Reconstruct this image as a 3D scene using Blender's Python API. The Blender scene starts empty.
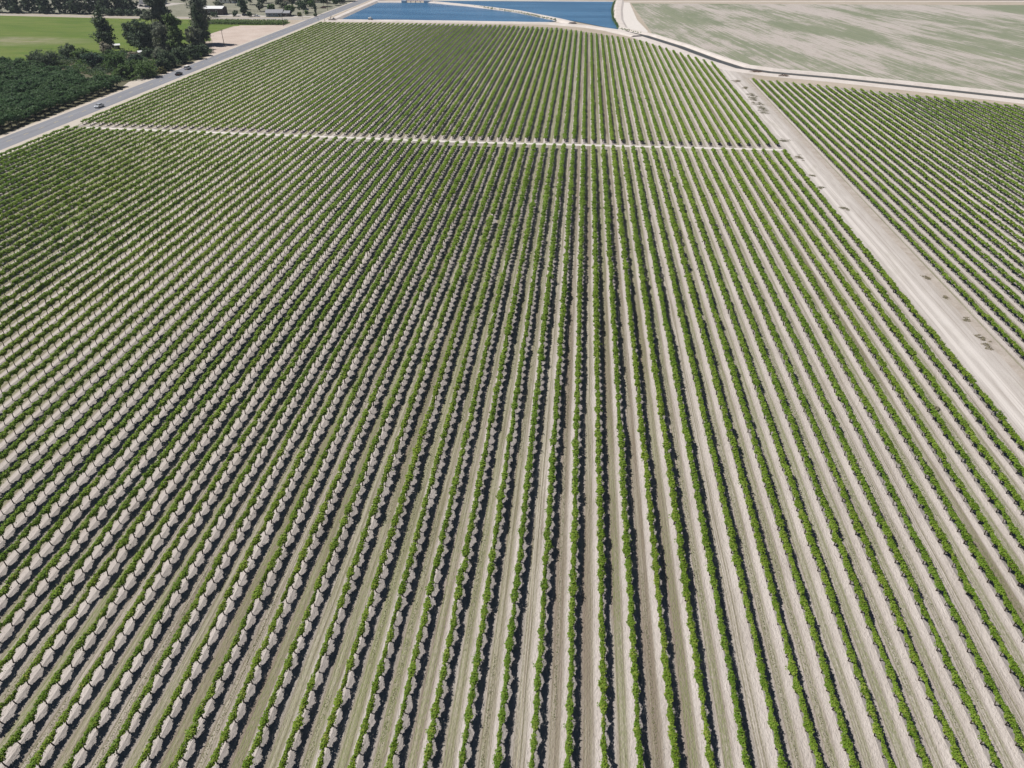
import bpy, bmesh, math, random
import numpy as np
from mathutils import Vector

S = bpy.context.scene
COL = S.collection
R = math.radians
rng = np.random.default_rng(7)
random.seed(7)

# ------------------------------------------------------------------ camera
CAM_H = 68.0
PITCH = R(33.634)
YAW = R(5.152)
cd = bpy.data.cameras.new('camera'); cam = bpy.data.objects.new('camera', cd); COL.objects.link(cam)
cam.location = (0, 0, CAM_H); cam.rotation_euler = (math.pi/2 - PITCH, 0, YAW)
cd.sensor_width = 36; cd.lens = 711/1024*36; cd.clip_start = 0.5; cd.clip_end = 9000
S.camera = cam
F = 711.0
def proj(X, Y, Z):
    r = X*math.cos(YAW)+Y*math.sin(YAW); fw = -X*math.sin(YAW)+Y*math.cos(YAW); dz = Z-CAM_H
    zc = fw*math.cos(PITCH)-dz*math.sin(PITCH)
    return 512+F*r/zc, 384-F*(fw*math.sin(PITCH)+dz*math.cos(PITCH))/zc, zc

# ------------------------------------------------------------------ light
SUN_EL = R(55); SH = Vector((1, -0.15, 0)).normalized()       # shadows fall along SH
w = bpy.data.worlds.new('World'); S.world = w; w.use_nodes = True
nt = w.node_tree; nt.nodes.clear()
sky = nt.nodes.new('ShaderNodeTexSky'); sky.sky_type = 'NISHITA'; sky.sun_disc = False
sky.sun_elevation = SUN_EL; sky.sun_rotation = math.atan2(-SH.x, -SH.y); sky.altitude = 1500; sky.dust_density = .3; sky.air_density = .6
bg = nt.nodes.new('ShaderNodeBackground'); bg.inputs[1].default_value = 0.05
ow = nt.nodes.new('ShaderNodeOutputWorld')
nt.links.new(sky.outputs[0], bg.inputs[0]); nt.links.new(bg.outputs[0], ow.inputs[0])
sl = bpy.data.lights.new('sun', 'SUN'); sl.energy = 5.0; sl.angle = R(0.53); sl.color = (1, 0.965, 0.925)
so = bpy.data.objects.new('sun', sl); COL.objects.link(so)
so.rotation_euler = Vector((SH.x*math.cos(SUN_EL), SH.y*math.cos(SUN_EL), -math.sin(SUN_EL))).to_track_quat('-Z', 'Y').to_euler()
so.location = (-60, 0, 120)
S.view_settings.view_transform = 'Standard'; S.view_settings.look = 'None'
S.view_settings.exposure = 0.25; S.view_settings.gamma = 1; S.view_settings.use_curve_mapping = False
S.cycles.max_bounces = 6; S.cycles.diffuse_bounces = 3; S.cycles.transparent_max_bounces = 4

# ------------------------------------------------------------------ materials
class NT:
    """Small helper for node trees."""
    def __init__(self, name):
        self.m = bpy.data.materials.new(name); self.m.use_nodes = True
        self.t = self.m.node_tree; self.t.nodes.clear()
        self.out = self.n('ShaderNodeOutputMaterial')
    def n(self, kind, **kw):
        o = self.t.nodes.new(kind)
        for k, v in kw.items(): setattr(o, k, v)
        return o
    def set(self, sock, v):
        if hasattr(v, 'is_linked') or isinstance(v, bpy.types.NodeSocket): self.t.links.new(v, sock)
        else: sock.default_value = v
    def math(self, op, a, b=0.0, c=0.0, clamp=False):
        o = self.n('ShaderNodeMath', operation=op, use_clamp=clamp)
        self.set(o.inputs[0], a); self.set(o.inputs[1], b); self.set(o.inputs[2], c); return o.outputs[0]
    def mix(self, f, a, b, blend='MIX'):
        o = self.n('ShaderNodeMix', data_type='RGBA', blend_type=blend)
        self.set(o.inputs[0], f)
        self.set(o.inputs[6], a if not isinstance(a, tuple) else (*a, 1)); self.set(o.inputs[7], b if not isinstance(b, tuple) else (*b, 1))
        return o.outputs[2]
    def pos(self, sx=1, sy=1, sz=1, rot=0):
        g = self.n('ShaderNodeNewGeometry'); mp = self.n('ShaderNodeMapping')
        self.t.links.new(g.outputs['Position'], mp.inputs[0])
        if rot:
            m2 = self.n('ShaderNodeMapping'); m2.inputs['Rotation'].default_value = (0, 0, rot)
            self.t.links.new(g.outputs['Position'], m2.inputs[0]); self.t.links.new(m2.outputs[0], mp.inputs[0])
        mp.inputs['Scale'].default_value = (sx, sy, sz); return mp.outputs[0]
    def noise(self, vec, scale=1.0, detail=4, rough=.55):
        o = self.n('ShaderNodeTexNoise'); self.t.links.new(vec, o.inputs['Vector'])
        o.inputs['Scale'].default_value = scale; o.inputs['Detail'].default_value = detail; o.inputs['Roughness'].default_value = rough
        return o.outputs[0]
    def ramp(self, f, lo, hi):
        o = self.n('ShaderNodeMapRange'); o.clamp = True; self.set(o.inputs[0], f)
        o.inputs[1].default_value = lo; o.inputs[2].default_value = hi; return o.outputs[0]
    def bump(self, h, dist, strength=1.0):
        o = self.n('ShaderNodeBump'); self.set(o.inputs['Height'], h); o.inputs['Distance'].default_value = dist
        o.inputs['Strength'].default_value = strength; return o.outputs[0]
    def bsdf(self, col, rough=.9, normal=None, metal=0.0, spec=.3):
        o = self.n('ShaderNodeBsdfPrincipled')
        self.set(o.inputs['Base Color'], col if not isinstance(col, tuple) else (*col, 1)); self.set(o.inputs['Roughness'], rough)
        o.inputs['Metallic'].default_value = metal; o.inputs['Specular IOR Level'].default_value = spec
        if normal is not None: self.t.links.new(normal, o.inputs['Normal'])
        return o.outputs[0]
    def done(self, sh):
        self.t.links.new(sh, self.out.inputs[0]); return self.m

def mat_plain(name, c1, c2, scale=1.0, rough=.9, bump=0.0, metal=0.0, spec=.3):
    k = NT(name); v = k.pos(); a = k.noise(v, scale, 5, .65); b = k.noise(v, scale*7.3, 3, .6)
    f = k.ramp(k.math('ADD', k.math('MULTIPLY', a, .65), k.math('MULTIPLY', b, .35)), .32, .68)
    nm = k.bump(b, bump) if bump else None
    return k.done(k.bsdf(k.mix(f, c1, c2), rough, nm, metal, spec))

def mat_leaf(name, c1, c2, c3, scale=.35, trans=.3, fine=3.0, gloss=.55, rows=False):
    """Leaves: two greens in patches, a third colour on scattered leaves, some light through them."""
    k = NT(name); v = k.pos()
    f = k.ramp(k.noise(v, scale, 3), .35, .65)
    g = k.ramp(k.noise(v, fine, 2, .7), .52, .72)
    c = k.mix(g, k.mix(f, c1, c2), c3)
    c = k.mix(k.math('MULTIPLY', k.ramp(k.noise(k.pos(1, .4, 1), .03, 4, .6), .38, .62), .55), c, k.mix(1.0, c, (1.28, 1.12, 1.05), 'MULTIPLY'))
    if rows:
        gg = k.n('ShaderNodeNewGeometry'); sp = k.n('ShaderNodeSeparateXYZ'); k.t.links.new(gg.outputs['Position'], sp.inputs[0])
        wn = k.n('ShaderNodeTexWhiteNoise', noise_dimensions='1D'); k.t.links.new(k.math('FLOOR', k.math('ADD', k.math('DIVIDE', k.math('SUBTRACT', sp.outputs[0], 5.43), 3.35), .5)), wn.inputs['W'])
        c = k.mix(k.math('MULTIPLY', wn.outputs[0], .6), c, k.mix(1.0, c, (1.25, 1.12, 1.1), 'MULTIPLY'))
        c = k.mix(k.ramp(sp.outputs[1], 50, 300), c, k.mix(1.0, c, (1.22, 1.25, 1.25), 'MULTIPLY'))  # leaf colour lightened up the block, painting in distant haze and sky sheen
    d = k.n('ShaderNodeBsdfPrincipled'); k.t.links.new(c, d.inputs[0]); d.inputs['Roughness'].default_value = gloss; d.inputs['Specular IOR Level'].default_value = .12
    tr = k.n('ShaderNodeBsdfTranslucent'); k.t.links.new(c, tr.inputs[0])
    mx = k.n('ShaderNodeMixShader'); mx.inputs[0].default_value = trans
    k.t.links.new(d.outputs[0], mx.inputs[1]); k.t.links.new(tr.outputs[0], mx.inputs[2])
    return k.done(mx.outputs[0])

ROW = 3.35; ROW0 = 5.43
def mat_vineyard():
    """Pale loam with tractor tracks and thin weeds running along each alley between the vine rows."""
    k = NT('vineyard_soil')
    g = k.n('ShaderNodeNewGeometry'); sp = k.n('ShaderNodeSeparateXYZ'); k.t.links.new(g.outputs['Position'], sp.inputs[0])
    wob = k.noise(k.pos(1, .25, 1), .35, 3)
    x = k.math('ADD', sp.outputs[0], k.math('MULTIPLY', k.math('SUBTRACT', wob, .5), .35))
    u = k.math('DIVIDE', k.math('SUBTRACT', x, ROW0), ROW)
    fr = k.math('FRACT', u); idn = k.math('FLOOR', u)
    wn = k.n('ShaderNodeTexWhiteNoise', noise_dimensions='1D'); k.t.links.new(idn, wn.inputs['W'])
    rnd = wn.outputs[0]
    wn2 = k.n('ShaderNodeTexWhiteNoise', noise_dimensions='1D'); k.t.links.new(k.math('ADD', idn, .37), wn2.inputs['W'])
    rnd2 = wn2.outputs[0]
    big = k.noise(k.pos(1, .35, 1), .012, 4, .6); mid = k.noise(k.pos(1, .4, 1), .22, 5, .65); fine = k.noise(k.pos(1, .5, 1), 3.0, 4, .7)
    pale = k.mix(k.ramp(k.math('ADD', k.math('MULTIPLY', mid, .6), k.math('MULTIPLY', fine, .4)), .35, .68), (.375, .332, .3), (.545, .495, .46))
    pale = k.mix(k.ramp(big, .4, .62), pale, k.mix(.5, pale, (.4, .36, .335)))
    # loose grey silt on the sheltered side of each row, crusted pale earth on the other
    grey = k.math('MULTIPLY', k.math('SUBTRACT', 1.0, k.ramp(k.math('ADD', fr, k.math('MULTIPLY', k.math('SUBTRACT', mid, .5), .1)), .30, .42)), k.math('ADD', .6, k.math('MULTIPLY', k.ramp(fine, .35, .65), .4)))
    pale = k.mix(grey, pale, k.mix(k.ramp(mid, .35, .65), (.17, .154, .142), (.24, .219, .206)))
    def band(c, wd, soft=.03):          # soft stripe across the alley
        d = k.math('ABSOLUTE', k.math('SUBTRACT', fr, c))
        return k.math('SUBTRACT', 1.0, k.ramp(d, wd-soft, wd+soft))
    streak = k.ramp(k.noise(k.pos(3.0, .12, 1), 1.0, 4, .7), .34, .62)
    tracks = k.math('MAXIMUM', band(.40, .06), band(.66, .06))
    olive = k.ramp(k.noise(k.pos(1, .2, 1), .02, 3, .6), .42, .6)
    tr = k.math('MULTIPLY', tracks, k.math('MULTIPLY', k.math('ADD', .22, k.math('MULTIPLY', streak, .5)), k.math('ADD', .55, k.math('MULTIPLY', olive, .6))))
    c = k.mix(tr, pale, (.21, .178, .138))
    thin = k.math('MAXIMUM', k.math('MAXIMUM', band(.445, .014, .012), band(.535, .014, .012)), band(.615, .014, .012))
    c = k.mix(k.math('MULTIPLY', thin, k.math('ADD', .3, k.math('MULTIPLY', k.ramp(k.noise(k.pos(1, .9, 1), 3.0, 3, .7), .4, .6), .6))), c, (.14, .115, .08))
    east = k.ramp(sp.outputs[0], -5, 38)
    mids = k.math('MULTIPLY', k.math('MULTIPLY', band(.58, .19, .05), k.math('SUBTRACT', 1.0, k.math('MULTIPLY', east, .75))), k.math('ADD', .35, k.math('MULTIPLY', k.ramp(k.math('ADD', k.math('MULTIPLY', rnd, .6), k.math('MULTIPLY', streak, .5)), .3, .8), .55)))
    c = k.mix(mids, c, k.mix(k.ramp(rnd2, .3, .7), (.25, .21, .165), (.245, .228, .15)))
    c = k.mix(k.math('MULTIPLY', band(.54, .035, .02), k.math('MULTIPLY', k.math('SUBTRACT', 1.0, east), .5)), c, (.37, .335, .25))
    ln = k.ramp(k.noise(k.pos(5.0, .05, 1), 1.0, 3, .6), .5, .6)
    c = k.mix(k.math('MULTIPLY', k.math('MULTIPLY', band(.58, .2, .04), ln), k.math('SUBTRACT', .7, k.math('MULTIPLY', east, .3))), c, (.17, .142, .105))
    dots = k.math('MULTIPLY', k.math('MAXIMUM', band(.47, .012, .012), band(.63, .012, .012)), k.ramp(k.noise(k.pos(1, .9, 1), 3.2, 3, .7), .38, .55))
    c = k.mix(k.math('MULTIPLY', dots, .8), c, (.15, .15, .075))
    # bare brown earth right across a few alleys, thin olive weeds in others
    cen = band(.53, .2, .05)
    c = k.mix(k.math('MULTIPLY', k.math('MULTIPLY', cen, k.ramp(rnd2, .76, .88)), k.math('MULTIPLY', k.ramp(k.noise(k.pos(.3, .014, 1), 1.0, 4, .6), .4, .58), .85)), c, (.19, .152, .12))
    patch = k.ramp(k.noise(k.pos(1, .3, 1), .06, 4, .65), .36, .58)
    weedband = k.math('MAXIMUM', k.math('MAXIMUM', band(.49, .03, .025), band(.575, .03, .025)), band(.66, .025, .02))
    weed = k.math('MULTIPLY', k.math('MULTIPLY', weedband, k.ramp(rnd, .0, .6)), k.math('MULTIPLY', k.math('ADD', .3, k.math('MULTIPLY', patch, .7)), k.ramp(k.noise(k.pos(1.6, .7, 1), 2.6, 4, .75), .36, .58)))
    c = k.mix(k.math('MULTIPLY', weed, .95), c, (.165, .19, .075))
    pebble = k.noise(k.pos(1, .45, 1), 5.5, 3, .7)
    nm = k.bump(k.math('ADD', k.math('MULTIPLY', fine, .6), k.math('MULTIPLY', pebble, .4)), .28, 1.0)
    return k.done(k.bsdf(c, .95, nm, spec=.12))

def mat_track():
    """Packed farm track: worn ruts, scuffed middle, ragged brown margins."""
    k = NT('packed_dirt')
    g = k.n('ShaderNodeNewGeometry'); sp = k.n('ShaderNodeSeparateXYZ'); k.t.links.new(g.outputs['Position'], sp.inputs[0])
    a = k.noise(k.pos(1, .12, 1), .8, 5, .65); b = k.noise(k.pos(1, .3, 1), .25, 4); fine = k.noise(k.pos(), 4, 3, .7)
    x = k.math('ADD', sp.outputs[0], k.math('MULTIPLY', k.math('SUBTRACT', k.noise(k.pos(1, .12, 1), .2, 3), .5), 2.2))
    c = k.mix(k.ramp(k.math('ADD', k.math('MULTIPLY', a, .6), k.math('MULTIPLY', fine, .4)), .34, .66), (.36, .325, .295), (.49, .455, .425))
    def band(c0, w):
        return k.math('SUBTRACT', 1.0, k.ramp(k.math('ABSOLUTE', k.math('SUBTRACT', x, c0)), w*.4, w))
    rut = k.math('MAXIMUM', band(72.9, .8), band(74.9, .8))
    c = k.mix(k.math('MULTIPLY', rut, .6), c, (.6, .56, .525))
    marks = k.ramp(k.noise(k.pos(2.4, .02, 1), .9, 3, .5), .53, .64)
    c = k.mix(k.math('MULTIPLY', marks, .5), c, (.27, .235, .2))
    edge = k.math('MAXIMUM', k.ramp(x, 78.0, 79.6), k.math('SUBTRACT', 1.0, k.ramp(x, 70.2, 71.6)))
    c = k.mix(k.math('MULTIPLY', edge, k.math('ADD', .25, k.math('MULTIPLY', k.ramp(b, .35, .65), .5))), c, (.29, .25, .21))
    c = k.mix(k.math('MULTIPLY', k.ramp(b, .56, .72), .35), c, (.3, .28, .22))
    return k.done(k.bsdf(c, .95, k.bump(fine, .1), spec=.1))

def mat_patchy():
    """Fallow field: pale earth with weeds in patches drawn out along the old rows."""
    k = NT('fallow_field')
    warp = k.noise(k.pos(), .006, 3)
    big = k.noise(k.pos(.016, .0055, 1, R(-14)), 1.0, 8, .66)
    mid = k.noise(k.pos(.085, .014, 1, R(-11)), 1.0, 6, .7)
    lines = k.noise(k.pos(.5, .006, 1, R(-8)), 1.0, 3, .6)
    fine = k.noise(k.pos(.7, .12, 1, R(-11)), 1.0, 5, .75)
    s = k.math('ADD', k.math('ADD', k.math('MULTIPLY', big, .38), k.math('MULTIPLY', mid, .24)), k.math('ADD', k.math('MULTIPLY', lines, .2), k.math('MULTIPLY', fine, .18)))
    f = k.ramp(s, .468, .522)
    soil = k.mix(k.ramp(fine, .35, .65), (.32, .28, .25), (.47, .425, .39))
    weed = k.mix(k.ramp(lines, .4, .6), (.115, .15, .078), (.17, .195, .115))
    c = k.mix(k.math('MULTIPLY', f, .85), soil, weed)
    c = k.mix(k.math('MULTIPLY', k.ramp(fine, .5, .68), .35), c, (.2, .18, .15))
    return k.done(k.bsdf(c, .95, k.bump(fine, .2), spec=.1))

def mat_green_field():
    k = NT('crop_field')
    a = k.noise(k.pos(.3, 1, 1), .12, 5, .65); b = k.noise(k.pos(.012, .05, 1, R(-6)), 1, 4, .6); fine = k.noise(k.pos(), 1.4, 3, .7)
    g = k.mix(k.ramp(a, .35, .65), (.078, .125, .022), (.112, .163, .03))
    g = k.mix(k.math('MULTIPLY', k.ramp(fine, .45, .7), .4), g, (.06, .115, .016))
    g = k.mix(k.math('MULTIPLY', k.ramp(k.noise(k.pos(.02, .07, 1, R(5)), 1.0, 5, .65), .42, .6), .7), g, (.14, .17, .045))
    gx = k.n('ShaderNodeNewGeometry'); vm = k.n('ShaderNodeVectorMath', operation='DISTANCE')
    mp = k.n('ShaderNodeMapping'); k.t.links.new(gx.outputs['Position'], mp.inputs[0]); mp.inputs['Scale'].default_value = (.6, 1.55, 0)
    k.t.links.new(mp.outputs[0], vm.inputs[0]); vm.inputs[1].default_value = (-358*.6, 463*1.55, 0)
    bare = k.math('SUBTRACT', 1.0, k.ramp(k.math('ADD', vm.outputs['Value'], k.math('MULTIPLY', k.math('SUBTRACT', b, .5), 60)), 6, 34))
    bare = k.math('MULTIPLY', bare, k.ramp(k.noise(k.pos(.2, .5, 1), .35, 4, .7), .3, .6))
    c = k.mix(k.math('MULTIPLY', bare, .75), g, (.27, .24, .165))
    return k.done(k.bsdf(c, .95, k.bump(fine, .3), spec=.1))

def mat_asphalt():
    k = NT('asphalt')
    a = k.noise(k.pos(1, .06, 1), .5, 5, .6); fine = k.noise(k.pos(), 6, 3, .7)
    c = k.mix(k.ramp(k.math('ADD', k.math('MULTIPLY', a, .7), k.math('MULTIPLY', fine, .3)), .35, .65), (.17, .172, .19), (.225, .228, .245))
    return k.done(k.bsdf(c, .9, k.bump(fine, .02), spec=.25))

def mat_water():
    k = NT('reservoir_water')
    a = k.noise(k.pos(.5, 1.5, 1), .9, 4, .6); b = k.noise(k.pos(.3, 1.0, 1, R(20)), .12, 3, .6); big = k.noise(k.pos(.012, .05, 1), 1.0, 4)
    h = k.math('ADD', k.math('MULTIPLY', a, .6), k.math('MULTIPLY', b, .4))
    c = k.mix(k.ramp(big, .38, .62), (.03, .11, .215), (.062, .165, .29))
    return k.done(k.bsdf(c, .25, k.bump(h, .7, 1.0), spec=.4))

M = {}
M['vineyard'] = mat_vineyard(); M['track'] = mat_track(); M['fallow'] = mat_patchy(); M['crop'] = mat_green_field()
M['asphalt'] = mat_asphalt(); M['water'] = mat_water()
M['ground'] = mat_plain('dry_ground', (.3, .25, .19), (.4, .345, .28), .05, .95, .1)
M['path'] = mat_plain('pale_path', (.5, .46, .42), (.62, .58, .54), .4, .95, .05)
M['bank'] = mat_plain('bank_soil', (.45, .4, .36), (.58, .53, .49), .12, .95, .15)
M['shoulder'] = mat_plain('road_shoulder', (.4, .35, .295), (.5, .45, .39), .3, .95, .06)
M['lot'] = mat_plain('bare_lot', (.38, .3, .25), (.5, .425, .37), .09, .95, .1)
M['lawn'] = mat_plain('yard_grass', (.12, .125, .08), (.27, .255, .2), .06, .95, .15)
M['litter'] = mat_plain('orchard_floor', (.06, .062, .032), (.13, .115, .065), .25, .95, .1)
M['yard'] = mat_plain('yard_gravel', (.32, .29, .26), (.45, .42, .38), .15, .95, .1)
M['paint'] = mat_plain('road_paint', (.55, .42, .12), (.62, .5, .2), 2, .7)
M['bark'] = mat_plain('bark', (.075, .055, .04), (.15, .115, .085), 3, .95, .03)
M['vinewood'] = mat_plain('vine_bark', (.05, .037, .028), (.1, .075, .055), 6, .95, .02)
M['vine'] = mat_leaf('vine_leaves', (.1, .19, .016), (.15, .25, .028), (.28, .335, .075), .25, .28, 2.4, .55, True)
M['orchard'] = mat_leaf('orchard_leaves', (.055, .12, .045), (.085, .16, .06), (.12, .18, .085), .12, .38, 1.2)
M['dark'] = mat_leaf('dark_leaves', (.06, .1, .055), (.09, .135, .07), (.12, .16, .09), .2, .38, 1.2)
M['mid'] = mat_leaf('mid_leaves', (.07, .135, .035), (.1, .175, .05), (.14, .2, .075), .2, .38, 1.2)
M['gray'] = mat_leaf('gray_leaves', (.12, .15, .105), (.165, .19, .135), (.2, .21, .16), .2, .38, 1.2)
M['palegreen'] = mat_leaf('pale_leaves', (.095, .16, .05), (.13, .2, .065), (.18, .23, .1), .2, .38, 1.2)
M['olive'] = mat_leaf('olive_leaves', (.1, .115, .03), (.14, .15, .045), (.18, .17, .07), .3, .2, 1.5)
M['bluegreen'] = mat_leaf('bluegreen_leaves', (.04, .085, .05), (.065, .115, .075), (.1, .14, .1), .25, .38, 1.2)
M['dry'] = mat_plain('dry_brush', (.09, .05, .035), (.19, .125, .085), 3, .95, .03)
M['weed'] = mat_leaf('weed_leaves', (.1, .135, .04), (.15, .17, .06), (.22, .21, .1), .4, .2, 2)
M['scrub'] = mat_leaf('scrub_leaves', (.19, .185, .125), (.25, .235, .165), (.31, .28, .21), .6, .2, 2)
M['white'] = mat_plain('white_paint', (.74, .74, .73), (.82, .82, .8), 1.5, .55)
M['cream'] = mat_plain('cream_paint', (.5, .46, .38), (.6, .55, .46), 1, .8)
M['bluewall'] = mat_plain('gray_blue_paint', (.2, .25, .28), (.27, .31, .34), 1, .8)
M['darkwall'] = mat_plain('dark_wood', (.07, .055, .05), (.12, .095, .085), 2, .85)
M['rooflight'] = mat_plain('pale_metal_roof', (.66, .66, .66), (.76, .76, .75), .7, .5, 0, .0)
M['roofgray'] = mat_plain('gray_shingle', (.22, .22, .235), (.31, .31, .32), 1.5, .9, .02)
M['roofbrown'] = mat_plain('brown_shingle', (.14, .105, .085), (.22, .17, .14), 1.5, .9, .02)
M['concrete'] = mat_plain('concrete', (.5, .49, .46), (.62, .61, .58), .8, .85, .02)
M['glass'] = mat_plain('dark_glass', (.015, .02, .025), (.03, .035, .04), 1, .12, 0, 0, .5)
M['rubber'] = mat_plain('tyre_rubber', (.018, .018, .018), (.03, .03, .03), 3, .9)
M['rim'] = mat_plain('wheel_rim', (.35, .35, .36), (.45, .45, .46), 3, .4, 0, .6)
M['pole'] = mat_plain('pole_wood', (.11, .085, .065), (.19, .15, .12), 3, .9)
M['steel'] = mat_plain('painted_steel', (.06, .075, .09), (.11, .125, .14), 2, .6)
M['bluesteel'] = mat_plain('blue_steel', (.03, .06, .15), (.05, .1, .22), 2, .55)
M['silver'] = mat_plain('silver_car_paint', (.5, .52, .55), (.56, .58, .61), 1, .3, 0, .3)
M['blackcar'] = mat_plain('black_car_paint', (.012, .012, .014), (.02, .02, .023), 1, .25)
M['whitecar'] = mat_plain('white_car_paint', (.72, .72, .72), (.8, .8, .8), 1, .3)
M['redcar'] = mat_plain('maroon_car_paint', (.12, .02, .025), (.17, .03, .035), 1, .3)
M['bluecar'] = mat_plain('navy_car_paint', (.02, .04, .1), (.03, .06, .14), 1, .3)
M['lamp'] = mat_plain('lamp_lens', (.6, .6, .58), (.7, .7, .68), 3, .2)
M['red'] = mat_plain('red_lens', (.3, .01, .01), (.4, .02, .02), 3, .3)

# ------------------------------------------------------------------ building helpers
def link(name, me, parent=None, loc=(0, 0, 0), rz=0.0):
    o = bpy.data.objects.new(name, me); COL.objects.link(o); o.location = loc; o.rotation_euler = (0, 0, rz)
    if parent is not None: o.parent = parent
    return o
def tag(o, label, cat, group=None, kind=None):
    o['label'] = label; o['category'] = cat
    if group: o['group'] = group
    if kind: o['kind'] = kind
    return o
def thing(name, label, cat, loc, rz=0.0, group=None):
    return tag(link(name, None, None, loc, rz), label, cat, group)
def structure(name, me, label=None):
    o = link(name, me); o['kind'] = 'structure'
    if label: o['label'] = label; o['category'] = name.replace('_', ' ')
    return o

class MB:
    """Collects boxes, tubes and polygons into ONE mesh."""
    def __init__(self): self.v = []; self.f = []
    def add(self, vs, fs):
        b = len(self.v); self.v += [tuple(p) for p in vs]; self.f += [tuple(i+b for i in q) for q in fs]; return self
    def box(self, x0, x1, y0, y1, z0, z1):
        return self.add([(x0, y0, z0), (x1, y0, z0), (x1, y1, z0), (x0, y1, z0), (x0, y0, z1), (x1, y0, z1), (x1, y1, z1), (x0, y1, z1)],
                        [(3, 2, 1, 0), (4, 5, 6, 7), (0, 1, 5, 4), (1, 2, 6, 5), (2, 3, 7, 6), (3, 0, 4, 7)])
    def tube(self, pts, rad, n=7):
        pts = [Vector(p) for p in pts]; rings = []
        b = len(self.v)
        for i, p in enumerate(pts):
            d = (pts[min(i+1, len(pts)-1)] - pts[max(i-1, 0)]).normalized()
            a = d.cross(Vector((0, 0, 1)) if abs(d.z) < .9 else Vector((1, 0, 0))).normalized(); c = d.cross(a)
            r = rad[i] if isinstance(rad, (list, tuple)) else rad
            self.v += [tuple(p + (a*math.cos(2*math.pi*j/n) + c*math.sin(2*math.pi*j/n))*r) for j in range(n)]
        for i in range(len(pts)-1):
            for j in range(n):
                self.f.append((b+i*n+j, b+i*n+(j+1) % n, b+(i+1)*n+(j+1) % n, b+(i+1)*n+j))
        self.f.append(tuple(b+j for j in range(n))[::-1]); self.f.append(tuple(b+(len(pts)-1)*n+j for j in range(n)))
        return self
    def mesh(self, name, *mats, smooth=False):
        me = bpy.data.meshes.new(name); me.from_pydata(self.v, [], self.f)
        for m in mats: me.materials.append(m)
        if smooth: me.polygons.foreach_set('use_smooth', [True]*len(me.polygons))
        me.update(); return me

def quads_mesh(name, verts, mats, midx=None):
    """verts: (4n, 3) array, every four a quad."""
    n = len(verts)//4
    me = bpy.data.meshes.new(name)
    me.vertices.add(4*n); me.vertices.foreach_set('co', np.ascontiguousarray(verts, dtype=np.float32).ravel())
    me.loops.add(4*n); me.loops.foreach_set('vertex_index', np.arange(4*n, dtype=np.int32))
    me.polygons.add(n); me.polygons.foreach_set('loop_start', np.arange(0, 4*n, 4, dtype=np.int32))
    try: me.polygons.foreach_set('loop_total', np.full(n, 4, dtype=np.int32))
    except Exception: pass
    for m in mats: me.materials.append(m)
    if midx is not None: me.polygons.foreach_set('material_index', np.ascontiguousarray(midx, dtype=np.int32))
    me.update(calc_edges=True); return me

def leaf_quads(c, nrm, size, rg):
    """A bent-free leaf quad at each point c, facing about nrm."""
    n = len(c)
    nr = nrm + rg.normal(0, .55, (n, 3)); nr /= np.linalg.norm(nr, axis=1, keepdims=True)
    t = rg.normal(0, 1, (n, 3)); t -= (t*nr).sum(1, keepdims=True)*nr; t /= np.linalg.norm(t, axis=1, keepdims=True)
    b = np.cross(nr, t); s = (np.asarray(size)*rg.uniform(.65, 1.3, n))[:, None]*.5
    q = np.stack([c - t*s*1.15, c - b*s*.85, c + t*s*1.15, c + b*s*.85], axis=1)
    return q.reshape(-1, 3)

def ribbon(name, mat, quads):
    """Flat sheet from polygons [(x, y), ...] at height z: quads = [(z, [(x, y), ...]), ...]"""
    mb = MB()
    for z, p in quads: mb.add([(x, y, z) for x, y in p], [tuple(range(len(p)))])
    return mb.mesh(name, mat)

# ------------------------------------------------------------------ ground, fields, roads
mb = MB(); mb.add([(-6000, -3000, 0), (6000, -3000, 0), (6000, 9000, 0), (-6000, 9000, 0)], [(0, 1, 2, 3)])
structure('ground', mb.mesh('ground', M['ground']))

XL = ROW0 - 58*ROW - 1.6            # west edge of the vineyard
def top_line(x):                    # where the rows of the main vineyard end
    P = [(-400, 564), (-133, 565), (-60, 561), (-16, 548), (36, 498), (69, 424), (72, 418)]
    for (x0, y0), (x1, y1) in zip(P, P[1:]):
        if x <= x1: return y0 + (y1-y0)*(x-x0)/(x1-x0)
    return 418
def top_line_east(x): return 377 - (x-84)*.485
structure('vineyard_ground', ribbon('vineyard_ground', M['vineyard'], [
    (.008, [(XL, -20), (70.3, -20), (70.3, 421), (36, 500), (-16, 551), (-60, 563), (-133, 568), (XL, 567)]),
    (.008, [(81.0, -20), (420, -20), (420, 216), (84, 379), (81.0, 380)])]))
structure('dirt_track', ribbon('dirt_track', M['track'], [(.012, [(70.3, -20), (79.2, -20), (79.4, 378), (84, 384), (88, 392), (69, 437), (60, 452), (36, 506), (35, 501), (70.3, 421)])]))
def path_y(x): return 254.0 + max(0.0, -40 - x)*.05         # the cross path bends back a little toward the paved road
PX = [-186, -140, -90, -40, 70.3]
structure('path', ribbon('path', M['path'], [(.013, [(a, path_y(a)-1.05), (b, path_y(b)-1.05), (b, path_y(b)+1.05), (a, path_y(a)+1.05)]) for a, b in zip(PX, PX[1:])]))
# fallow strip beside the track
structure('track_verge', ribbon('track_verge', mat_plain('verge_soil', (.27, .23, .19), (.42, .375, .335), .3, .95, .1), [(.010, [(79.2, -20), (81.0, -20), (81.0, 380), (79.4, 378)])]))
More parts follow.
